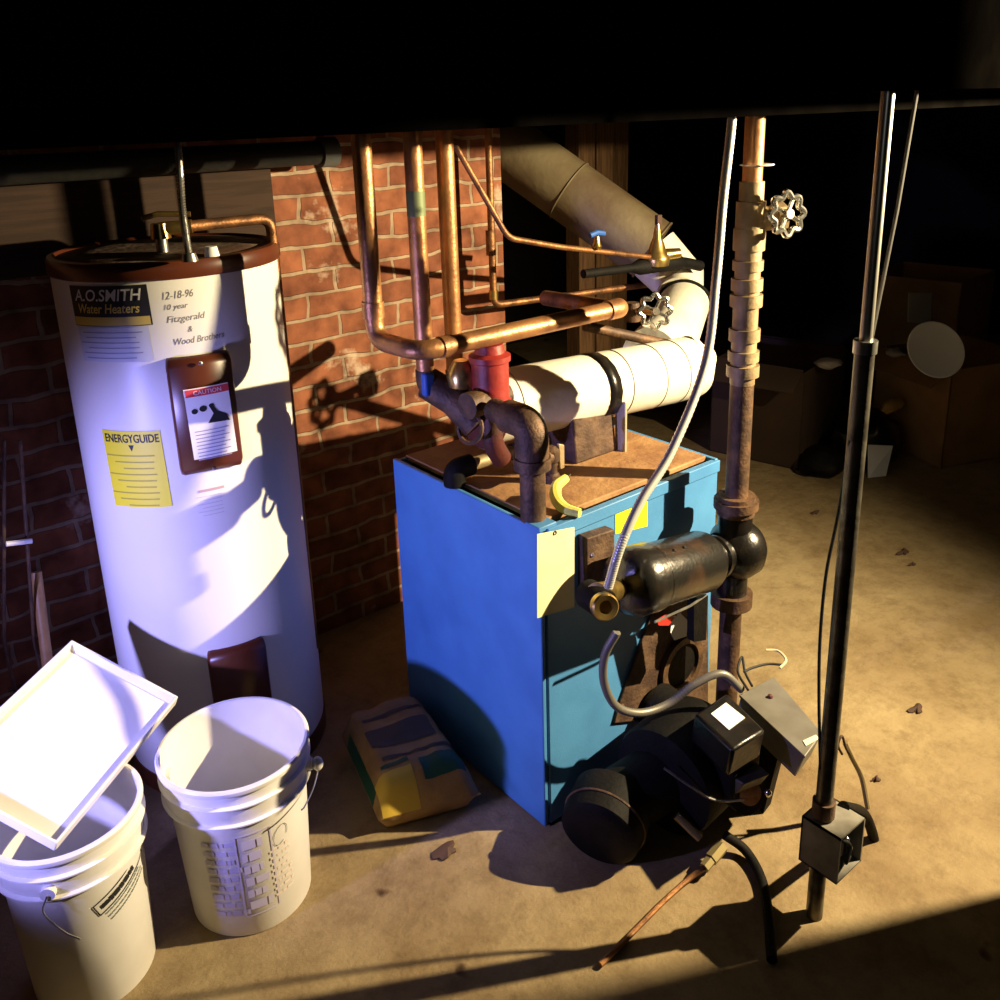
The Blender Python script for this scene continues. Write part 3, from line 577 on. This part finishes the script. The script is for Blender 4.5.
# ------------------------------------------------------------------ pole with switch box
PB = at_z(814, 915, 0); PX, PYn = PB.x, PB.y
pl_ = thing('conduit_pole', 'thin upright steel pole with an open switch box near its foot', 'pole', PB)
zc = at_n(871, 345, PYn).z
MB().cyl((PX, PYn, 0), (PX, PYn, zc), .0165, seg=20).build('lower_tube', polem, pl_)
MB().cyl((PX, PYn, zc), (PX, PYn, CZ), .0105, seg=20).build('upper_tube', mat('emt', (.50, .48, .42), .32, .85), pl_, label='thinner bright upper tube')
MB().cyl((PX, PYn, zc-.01), (PX, PYn, zc+.012), .0195, seg=20).build('coupling', steel, pl_)
zt = at_n(826, 812, PYn).z
bx0 = V((PX+.016, PYn-.014, zt-.058)); BW, BD, BH = .090, .084, .108
sb = MB()
sb.box(bx0+V((-BW/2+.002, 0, 0)), (.004, BD, BH)).box(bx0+V((BW/2-.002, 0, 0)), (.004, BD, BH)).box(bx0+V((0, BD/2-.002, 0)), (BW, .004, BH)).box(bx0+V((0, 0, BH/2-.002)), (BW, BD, .004)).box(bx0+V((0, 0, -BH/2+.002)), (BW, BD, .004))
sw = sb.build('switch_box', mat('box_steel', (.28, .265, .23), .5, .3, (.18, .165, .14), 20, .4, .65), pl_)
MB().box(bx0+V((.004, -.008, .004)), (.03, .03, .068)).build('switch', blackmatte, sw, bevel=.003)
MB().ball(bx0+V((.0, -.03, .02)), .006, 8).build('terminal_screw', chrome, sw); MB().ball(bx0+V((.018, -.03, -.012)), .006, 8).build('terminal_screw', chrome, sw)
MB().tube(spline([bx0+V((-.02, -.03, .03)), bx0+V((.0, -.04, .01)), bx0+V((-.015, -.042, -.02)), bx0+V((.02, -.03, -.035))], 6), .0035, 8).build('wire', ink, sw)
MB().cyl((PX, PYn, zt), (PX, PYn, zt+.035), .022, seg=20).build('box_connector', iron, pl_)
cw = thing('cable_end', 'short armored cable hooking over the switch box with frayed black end', 'cable', at_n(868, 815, .80))
MB().tube(spline([at_n(845, 742, .86), at_n(852, 757, .85), at_n(862, 778, .84), at_n(868, 808, .82)], 8), .0065, 10).build('pale_sheath', mat('tan_sheath', (.26, .20, .10), .6), cw)
MB().tube(spline([at_n(842, 754, .86), at_n(838, 745, .86), at_n(842, 736, .86), at_n(846, 748, .855), at_n(852, 758, .85)], 8), .003, 8).build('frayed_wires', leafm, cw)
MB().tube(spline([bx0+V((BW/2-.01, .0, BH/2+.002)), at_n(862, 812, .79), at_n(870, 826, .79), at_n(876, 848, .79)], 8), .0115, 12).build('black_sheath', blackmatte, cw)
hw1 = thing('hanging_wire', 'thin black wire bowing out just left of the pole above its switch box', 'wire', at_n(822, 700, 1.0))
MB().tube(spline([V((PX-.014, PYn+.004, at_n(855, 440, PYn).z)), at_n(838, 515, PYn+.03), at_n(826, 575, PYn+.04), at_n(820, 640, PYn+.04), at_n(819, 700, PYn+.03), V((PX-.014, PYn+.006, at_n(818, 775, PYn).z))], 8), .0032, 8).build('wire', ink, hw1)
hw2 = thing('hanging_wire', 'thin dark wire slanting from the ceiling to the pole coupling', 'wire', at_n(880, 250, .8))
MB().tube([at_n(918, 85, PYn+.02), at_n(897, 210, PYn+.01), V((PX+.017, PYn, zc+.008))], .0035, 8).build('wire', mat('dark_wire', (.06, .055, .05), .5), hw2)
# ------------------------------------------------------------------ buckets and tray
def bucket(c, R, h, rot, label, tilt=0):
    c = V(c); r = thing('bucket', label, 'bucket', c, 'white plastic buckets'); k = R/.155; b = R-.018*k-.014
    MB().lathe([(0, .004), (b-.004, .004), (b, 0), (b+.003, .004), (R-.016, h*.70), (R-.009, h*.76), (R-.007, h-.002), (R-.0095, h-.002), (R-.0115, h*.76), (R-.0185, h*.70), (b-.002, .008), (0, .008)], c, seg=72).build('pail', plastic, r)
    MB().lathe([(R-.0075, h-.010), (R-.001, h-.011), (R, h-.007), (R, h-.002), (R-.003, h+.002), (R-.008, h+.002), (R-.0098, h), (R-.0098, h-.01)], c, seg=72, ring=True).build('rim', plastic, r)
    MB().lathe([(R-.009, h-.036), (R-.0005, h-.039), (R-.0005, h-.042), (R-.009, h-.045)], c, seg=72, ring=True).build('rib', plastic, r)
    MB().lathe([(R-.011, h-.078), (R-.002, h-.081), (R-.002, h-.084), (R-.011, h-.090)], c, seg=72, ring=True).build('rib', plastic, r)
    for s in (0, math.pi):
        a = rot+s; p = c+V((math.cos(a)*(R-.006), math.sin(a)*(R-.006), h-.066)); MB().cyl(p-V((math.cos(a), math.sin(a), 0))*.014, p+V((math.cos(a), math.sin(a), 0))*.008, .013).build('handle_ear', plastic, r)
    pts = []
    for i in range(25):
        t = math.pi*i/24; x = math.cos(t)*(R+.004); y = math.sin(t)*(R+.012); drop = math.sin(t)*.055
        pts.append(c+V((math.cos(rot)*x-math.sin(rot)*y, math.sin(rot)*x+math.cos(rot)*y, h-.066-drop)))
    return r, pts
def on_bucket(c, R, h):
    def fn(a0, z):
        def g(x, y):
            zz = z+y; rr = (R-.018*R/.155-.011)+(R-.016-(R-.018*R/.155-.011))*min(1, zz/(h*.70))+.0016
            a = a0+x/rr; return V(c)+V((math.cos(a)*rr, math.sin(a)*rr, zz))
        return g
    return fn
bR = at_z(233, 741, .38); bR.z = 0
rb, hp = bucket(bR, .153, .377, math.radians(-35), 'empty white plastic bucket with faded purple printing, right one of the two')
az0 = math.atan2(-bR.y, -bR.x)
e1_ = hp[0]; 
MB().tube(spline([hp[0], hp[0]+V((.012, .004, -.018)), hp[0]+V((-.02, -.035, -.026)), hp[0]+V((-.06, -.075, -.022)), hp[0]+V((-.075, -.09, -.014))], 8), .0016, 6).build('wire_bail', steel, rb)
MB().ball(hp[0]+V((.010, .0, -.006)), (.012, .012, .016), 12).build('bail_knob', plastic, rb)
fnR = on_bucket(bR, .153, .377)
def prt(parent, fn, a, z, shape, m, name='print_block', roll=0):
    vs, fs = wrap(shape, fn(a, z), roll); return MB().add(vs, fs).build(name, m, parent)
FP = mat('faded_purple', (.56, .52, .66), .6)
def textblock(parent, fn, a, z, w, h, rows, m, fill=.55, roll=0, name='print_block', sd=1):
    rd = random.Random(sd); V2 = []; F2 = []; rh = h/rows
    for k in range(rows):
        x = -w/2; y = h/2-rh*(k+.5); end = w/2-rd.random()*w*.25
        while x < end-.004:
            l = min(end-x, rh*(.35+rd.random()*.9)); q = rect2d(l*.86, rh*fill*(.75+.25*rd.random()), 2, 1, x+l/2, y); n = len(V2)
            V2 += q[0]; F2 += [tuple(t+n for t in f) for f in q[1]]; x += l
    return prt(parent, fn, a, z, (V2, F2), m, name, roll)
def frame(w, h, t):
    o = []; nx = 10
    V2 = []; F2 = []
    for (ww, hh, cx_, cy_, nx, ny) in ((w, t, 0, h/2, 10, 1), (w, t, 0, -h/2, 10, 1), (t, h, -w/2, 0, 1, 8), (t, h, w/2, 0, 1, 8)):
        q = rect2d(ww, hh, nx, ny, cx_, cy_); n = len(V2); V2 += q[0]; F2 += [tuple(a+n for a in f) for f in q[1]]
    return V2, F2
textblock(rb, fnR, az0-.38, .155, .075, .20, 9, FP, .6, .04, sd=3)
prt(rb, fnR, az0+.10, .158, frame(.070, .205, .003), FP, 'print_frame', .02)
textblock(rb, fnR, az0+.10, .158, .052, .185, 6, FP, .7, .02, sd=5)
textblock(rb, fnR, az0+.50, .14, .05, .13, 8, mat('faded_pink', (.72, .62, .56), .6), .45, .06, sd=8)
ring = [(.016*math.cos(t*.3), .024*math.sin(t*.3)) for t in range(20)]+[(.0145*math.cos(t*.3), .0225*math.sin(t*.3)) for t in range(20)]
prt(rb, fnR, az0+.50, .225, (ring, [(i, i+1, 21+i, 20+i) for i in range(19)]), inkgrey, 'pencil_scrawl', -.4)
bL = at_z(64, 806, .385); bL.z = 0
lb, hpL = bucket(bL, .138, .383, math.radians(60), 'white plastic bucket holding the tilted tray, left one of the two at the front')
azL = math.atan2(-bL.y, -bL.x); fnL = on_bucket(bL, .138, .383)
MB().tube(spline([hpL[-1], hpL[-1]+V((-.01, -.0, -.03)), hpL[-1]+V((.01, -.03, -.06)), hpL[-1]+V((.03, -.05, -.075))], 8), .0016, 6).build('wire_bail', steel, lb)
prt(lb, fnL, azL+.62, .255, frame(.125, .028, .0025), ink, 'print_frame', .36)
textblock(lb, fnL, azL+.62, .255, .108, .016, 1, ink, .8, .36, sd=2)
textblock(lb, fnL, azL+.68, .225, .10, .030, 3, mat('green_print', (.16, .20, .17), .6), .35, .36, sd=4)
A, B, T = V((.189, 1.538, .372)), V((.496, 1.758, .412)), V((.347, 1.944, .527)); D = A+T-B
nrm = (B-A).cross(T-B).normalized()
if nrm.z < 0: nrm = -nrm
tr_ = thing('plastic_tray', 'shallow white tray tilted across the top of the left bucket', 'tray', A)
e_a, e_b = (B-A).normalized(), (T-B).normalized()
w_ = MB(); dp = .026; cor = [A, B, T, D]; cc = (A+T)/2
top_o = [p+nrm*dp for p in cor]; ins = lambda p, k: cc+(p-cc)*k
inn = [p+nrm*dp for p in [A+e_a*.005+e_b*.005, B-e_a*.005+e_b*.005, T-e_a*.005-e_b*.005, D+e_a*.005-e_b*.005]]
inb = [p-nrm*(dp-.005)+ (cc+nrm*.005-(p-nrm*(dp-.005)))*.03 for p in inn]
w_.add(cor+top_o+inn+inb, [(3, 2, 1, 0)]+[(i, (i+1) % 4, 4+(i+1) % 4, 4+i) for i in range(4)]+[(4+i, 4+(i+1) % 4, 8+(i+1) % 4, 8+i) for i in range(4)]+[(8+i, 8+(i+1) % 4, 12+(i+1) % 4, 12+i) for i in range(4)]+[(12, 13, 14, 15)])
w_.v = [p-nrm*dp*.5 for p in w_.v]
w_.build('tray_shell', trayw, tr_, bevel=.004)
# ------------------------------------------------------------------ left corner: handle and rods
ha, hb = at_n(36, 572, 2.18), at_n(48, 668, 2.12)
wh = thing('wooden_pole', 'worn wooden tool handle leaning in the dark left corner', 'handle', at_n(60, 760, 1.82))
MB().tube([ha, hb, hb+(hb-ha)*2.2], .0125, 14).build('handle', woodhandle, wh)
mr = thing('metal_rack', 'thin dark metal rods with a pale crossbar behind the wooden handle', 'rack', at_n(20, 600, 2.1))
for x0_, x1_ in ((4, 4), (20, 34)):
    a_, b_ = at_n(x0_, 440, 2.15), at_n(x1_, 640, 2.15); MB().tube([a_, b_, V((b_.x, b_.y, 0))], .004, 8).build('rod', iron, mr)
MB().tube([at_n(6, 544, 2.13), at_n(32, 541, 2.13)], .006, 8).build('crossbar', mat('pale_bar', (.70, .70, .75), .4), mr)
MB().tube([at_z(8, 690, .25), at_z(60, 675, .25)], .006, 8).build('lower_bar', iron, mr)
# ------------------------------------------------------------------ cement bag beside the boiler
bg = thing('cement_bag', 'crumpled kraft bag with green and black printing on the floor beside the boiler', 'bag', V((.96, 1.64, 0)))
hb_ = .13
cT = [at_z(x, y, hb_) for x, y in ((376, 792), (480, 766), (418, 683), (338, 708))]
nu, nv = 22, 30; vs = []; fs = []
def bag_pt(a, b, h, inset=0):
    p = (cT[0]*(1-a)+cT[1]*a)*(1-b)+(cT[3]*(1-a)+cT[2]*a)*b
    return V((p.x, p.y, h))
def bagsurf():
    vs = []
    for j in range(nv+1):
        for i in range(nu+1):
            a, b = i/nu, j/nv; ea = min(a, 1-a)*2; eb = min(b, 1-b)*2
            puff = (1-(1-min(1, ea*2.5))**2.5)*(1-(1-min(1, eb*3.0))**2.5)
            p = bag_pt(a, b, 0); w = noise.noise(V((p.x*14, p.y*14, 1)))*.012+noise.noise(V((p.x*34, p.y*34, 4)))*.006
            vs.append(V((p.x, p.y, .05+(hb_-.045)*puff+w*(.4+.6*puff))))
    top = list(vs); n = len(vs)
    for p in top:
        k = 2.0; vs.append(V((p.x, p.y, max(.002, .05-(p.z-.05)*.9))))
    q = lambda i, j: j*(nu+1)+i
    fs = [(q(i, j), q(i+1, j), q(i+1, j+1), q(i, j+1)) for j in range(nv) for i in range(nu)]
    fs += [(n+q(i, j), n+q(i, j+1), n+q(i+1, j+1), n+q(i+1, j)) for j in range(nv) for i in range(nu)]
    for i in range(nu): fs += [(q(i, 0), n+q(i, 0), n+q(i+1, 0), q(i+1, 0)), (q(i, nv), q(i+1, nv), n+q(i+1, nv), n+q(i, nv))]
    for j in range(nv): fs += [(q(0, j), q(0, j+1), n+q(0, j+1), n+q(0, j)), (q(nu, j), n+q(nu, j), n+q(nu, j+1), q(nu, j+1))]
    return vs, fs, top
vs, fs, topv = bagsurf(); MB().add(vs, fs).build('sack', bagm, bg, smooth=60)
def bag_print(i0, i1, j0, j1, m, name):
    g = MB(); w = i1-i0+1
    g.add([topv[j*(nu+1)+i]+V((0, 0, .0022)) for j in range(j0, j1+1) for i in range(i0, i1+1)], [((j)*w+i, j*w+i+1, (j+1)*w+i+1, (j+1)*w+i) for j in range(j1-j0) for i in range(w-1)])
    g.build(name, m, bg, smooth=60)
bag_print(11, 20, 2, 6, baggreen, 'green_panel'); bag_print(3, 9, 6, 7, baggreen, 'green_strip'); bag_print(4, 20, 8, 9, bagdark, 'dark_stripe')
bag_print(3, 18, 12, 18, bagdark, 'dark_panel'); bag_print(1, 9, 0, 5, baglit, 'yellow_light_patch'); bag_print(0, 1, 4, 24, baggreen, 'green_side'); bag_print(4, 19, 22, 23, bagdark, 'dark_stripe')  # the yellow patch is painted lamp light, the rest is print
# ------------------------------------------------------------------ background: studs and junk
for (xa, xb, y0_, n, m, lab) in ((572, 588, 330, 3.05, wood, 'upright wooden stud behind the duct, leftmost of three'), (590, 606, 345, 3.1, wood, 'upright wooden stud behind the duct, middle of three'), (606, 622, 300, 3.3, wood, 'reddish upright wooden stud behind the duct, rightmost of three')):
    c_ = at_n((xa+xb)/2, 160, n); w = (at_n(xb, 160, n)-at_n(xa, 160, n)).x
    o = MB().box((c_.x, n, CZ/2), (w, .09, CZ-.002)).build('wooden_stud', m, None, bevel=.003); tag(o, lab, 'stud', 'wooden studs behind the duct')
def cbox(c, d, rot, m, label, flaps=True):
    r = thing('cardboard_box', label, 'box', (c[0], c[1], 0), 'cardboard boxes in the far corner'); R = Matrix.Rotation(rot, 3, 'Z'); c = V(c); t_ = .006; b = MB()
    x, y, z = d
    b.box(c+V((0, 0, t_/2)), (x, y, t_), R)
    for s in (-1, 1):
        b.box(c+R@V((s*(x/2-t_/2), 0, z/2)), (t_, y, z), R); b.box(c+R@V((0, s*(y/2-t_/2), z/2)), (x, t_, z), R)
    b.build('carton', m, r)
    if flaps:
        for s in (-1, 1):
            f = MB().box(c+R@V((s*(x/2+.05), 0, z-.03)), (.14, y*.96, t_), R@Matrix.Rotation(s*.6, 3, 'Y')); f.build('flap', m, r)
    return r
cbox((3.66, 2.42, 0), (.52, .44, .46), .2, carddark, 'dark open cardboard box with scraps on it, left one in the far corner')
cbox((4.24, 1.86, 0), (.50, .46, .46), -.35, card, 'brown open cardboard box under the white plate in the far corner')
cbox((4.95, 2.36, 0), (.5, .5, .69), .1, card, 'tall brown cardboard box at the back under the white card', False)
def sheet(name, label, cat, px, n, m, d=.004):
    o = MB().prism([at_n(x, y, n) for x, y in px], (0, d, 0)).build(name, m); return tag(o, label, cat)
sheet('white_card', 'white card standing on the tall box at the far right', 'card', ((909, 293), (932, 293), (931, 324), (908, 322)), 2.13, mat('dim_paper', (.50, .46, .38), .7))
pc = at_n(935, 350, 1.80)
pw = thing('white_plate', 'round white plate propped on the brown box in the far corner', 'plate', pc)
MB().lathe([(0, -.008), (.09, -.008), (.125, .004), (.13, .008), (.125, .010), (.088, -.002), (0, -.002)], pc, (-.5, -.75, .55), 40).build('plate', paper, pw)
MB().lathe([(.06, -.016), (.07, -.016), (.07, -.006), (.06, -.006)], pc, (-.5, -.75, .55), 30, True).build('foot_ring', paper, pw)
def crumple(name, label, cat, c, r, m, seed, sq=.5):
    b = MB().ball((0, 0, 0), 1, 18)
    for i, p in enumerate(b.v):
        k = 1+.35*noise.noise(V((p.x*1.7+seed, p.y*1.7, p.z*1.7))); b.v[i] = V(c)+V((p.x*r[0], p.y*r[1], p.z*r[2]))*k
    return tag(b.build(name, m, None, smooth=50), label, cat)
crumple('crumpled_paper', 'pale crumpled paper on the dark open box', 'paper', (3.62, 2.14, .475), (.07, .05, .02), mat('scrap', (.38, .33, .29), .8), 1)
crumple('crumpled_paper', 'small pale scrap beside the pole on the far boxes', 'paper', (3.98, 2.02, .48), (.05, .04, .02), MATS['scrap'], 5)
crumple('yellow_rag', 'dull yellow rag hanging on the brown box front', 'rag', at_z(893, 405, .25), (.09, .03, .03), mat('yellow_rag', (.42, .26, .06), .8), 9)
bb_ = at_z(885, 478, 0)
crumple('black_bag', 'black plastic bag slumped on the floor before the far boxes', 'bag', (bb_.x+.14, bb_.y+.17, .10), (.20, .13, .12), mat('bin_bag', (.008, .008, .008), .3), 3)
fp_ = [at_z(868, 478, .002), at_z(886, 476, .002), at_z(893, 446, .125), at_z(868, 445, .125)]
o = MB().prism(fp_, (.004, .004, 0)).build('folded_paper', paper); tag(o, 'folded white paper leaning against the black bag', 'paper')
crumple('dark_bundle', 'dark bundle of cable on the floor left of the black bag', 'cable', at_z(822, 462, .05), (.11, .10, .06), blackmatte, 12)
# debris on the floor
for k, (x, y, r, lab) in enumerate(((448, 851, .035, 'curled dead leaf on the floor in front of the boiler'), (904, 553, .030, 'dark scrap on the floor beyond the pole, the larger of two'), (912, 565, .018, 'small dark scrap on the floor just below a larger one'), (917, 710, .028, 'dark scrap on the floor at the right, nearest the grey conduit pole'), (815, 513, .022, 'small dark scrap on the floor behind the pump'), (876, 780, .014, 'tiny dark chip on the floor beside the switch box'))):
    c_ = at_z(x, y, 0); g = MB(); n = 16; vs = []
    for i in range(n):
        a = 2*math.pi*i/n; rr = r*(.65+.6*noise.noise(V((math.cos(a)*1.5+k*7, math.sin(a)*1.5, .3)))+.15*math.sin(3*a))
        vs.append(c_+V((math.cos(a)*rr*1.3, math.sin(a)*rr*.75, .004+.012*max(0, noise.noise(V((math.cos(a)*2, math.sin(a)*2, k)))))))
    vs += [p*1+V((0, 0, -.003)) for p in vs]
    vs.append(c_+V((0, 0, .012)))
    g.add(vs, [(i, (i+1) % n, 2*n) for i in range(n)]+[(i, n+i, n+(i+1) % n, (i+1) % n) for i in range(n)]+[tuple(range(2*n-1, n-1, -1))])
    tag(g.build('dead_leaf' if k == 0 else 'debris_scrap', leafm, None, origin=c_), lab, 'leaf' if k == 0 else 'debris', 'scraps on the concrete floor' if k else None)
# ------------------------------------------------------------------ light: a warm bare work lamp at the right, a bluish lamp low at the left
def lamp(name, kind, loc, col, power, **k):
    l = bpy.data.lights.new(name, kind); l.color = col; l.energy = power
    o = bpy.data.objects.new(name, l); C.objects.link(o); o.location = loc
    for a, b in k.items():
        if a != 'to': setattr(l, a, b)
    if 'to' in k: o.rotation_euler = (V(k['to'])-V(loc)).to_track_quat('-Z', 'Y').to_euler()
    return o
def cam2w(x, y, z): c, s_ = math.cos(YAW), math.sin(YAW); return V((x*c+y*s_, -x*s_+y*c, z))
WL = cam2w(1.95, 1.70, 1.65)
lamp('warm_work_lamp', 'SPOT', WL, (1, .79, .46), 680, spot_size=math.radians(142), spot_blend=1, shadow_soft_size=.014, to=WL+cam2w(-1, .06, -.36))
CA, CD_ = math.radians(13), math.radians(10)
lamp('cool_work_lamp', 'SPOT', (-.48, 1.45, .80), (.36, .33, 1), 115, spot_size=math.radians(68), spot_blend=.8, shadow_soft_size=.03, to=V((-.48, 1.45, .80))+V((math.cos(CA)*math.cos(CD_), math.sin(CA)*math.cos(CD_), -math.sin(CD_))))
lamp('phone_flash', 'POINT', (.02, .02, 1.62), (.9, .95, 1), 1.1, shadow_soft_size=.02)
# added out-of-view block right of the viewer, keeps the warm lamp off the front floor
pc_ = cam2w(1.70, .80, 0)
struct('lamp_blocker', MB().box((pc_.x, pc_.y, CZ/2), (.40, 1.616, CZ), Matrix.Rotation(-YAW, 3, 'Z')), MATS['dark_stone'])
w = bpy.data.worlds.new('world'); bpy.context.scene.world = w; w.use_nodes = True
w.node_tree.nodes['Background'].inputs[0].default_value = (.02, .02, .03, 1); w.node_tree.nodes['Background'].inputs[1].default_value = .05
vs_ = bpy.context.scene.view_settings; vs_.view_transform = 'Standard'; vs_.look = 'None'; vs_.gamma = 1; vs_.exposure = 0; vs_.use_curve_mapping = False
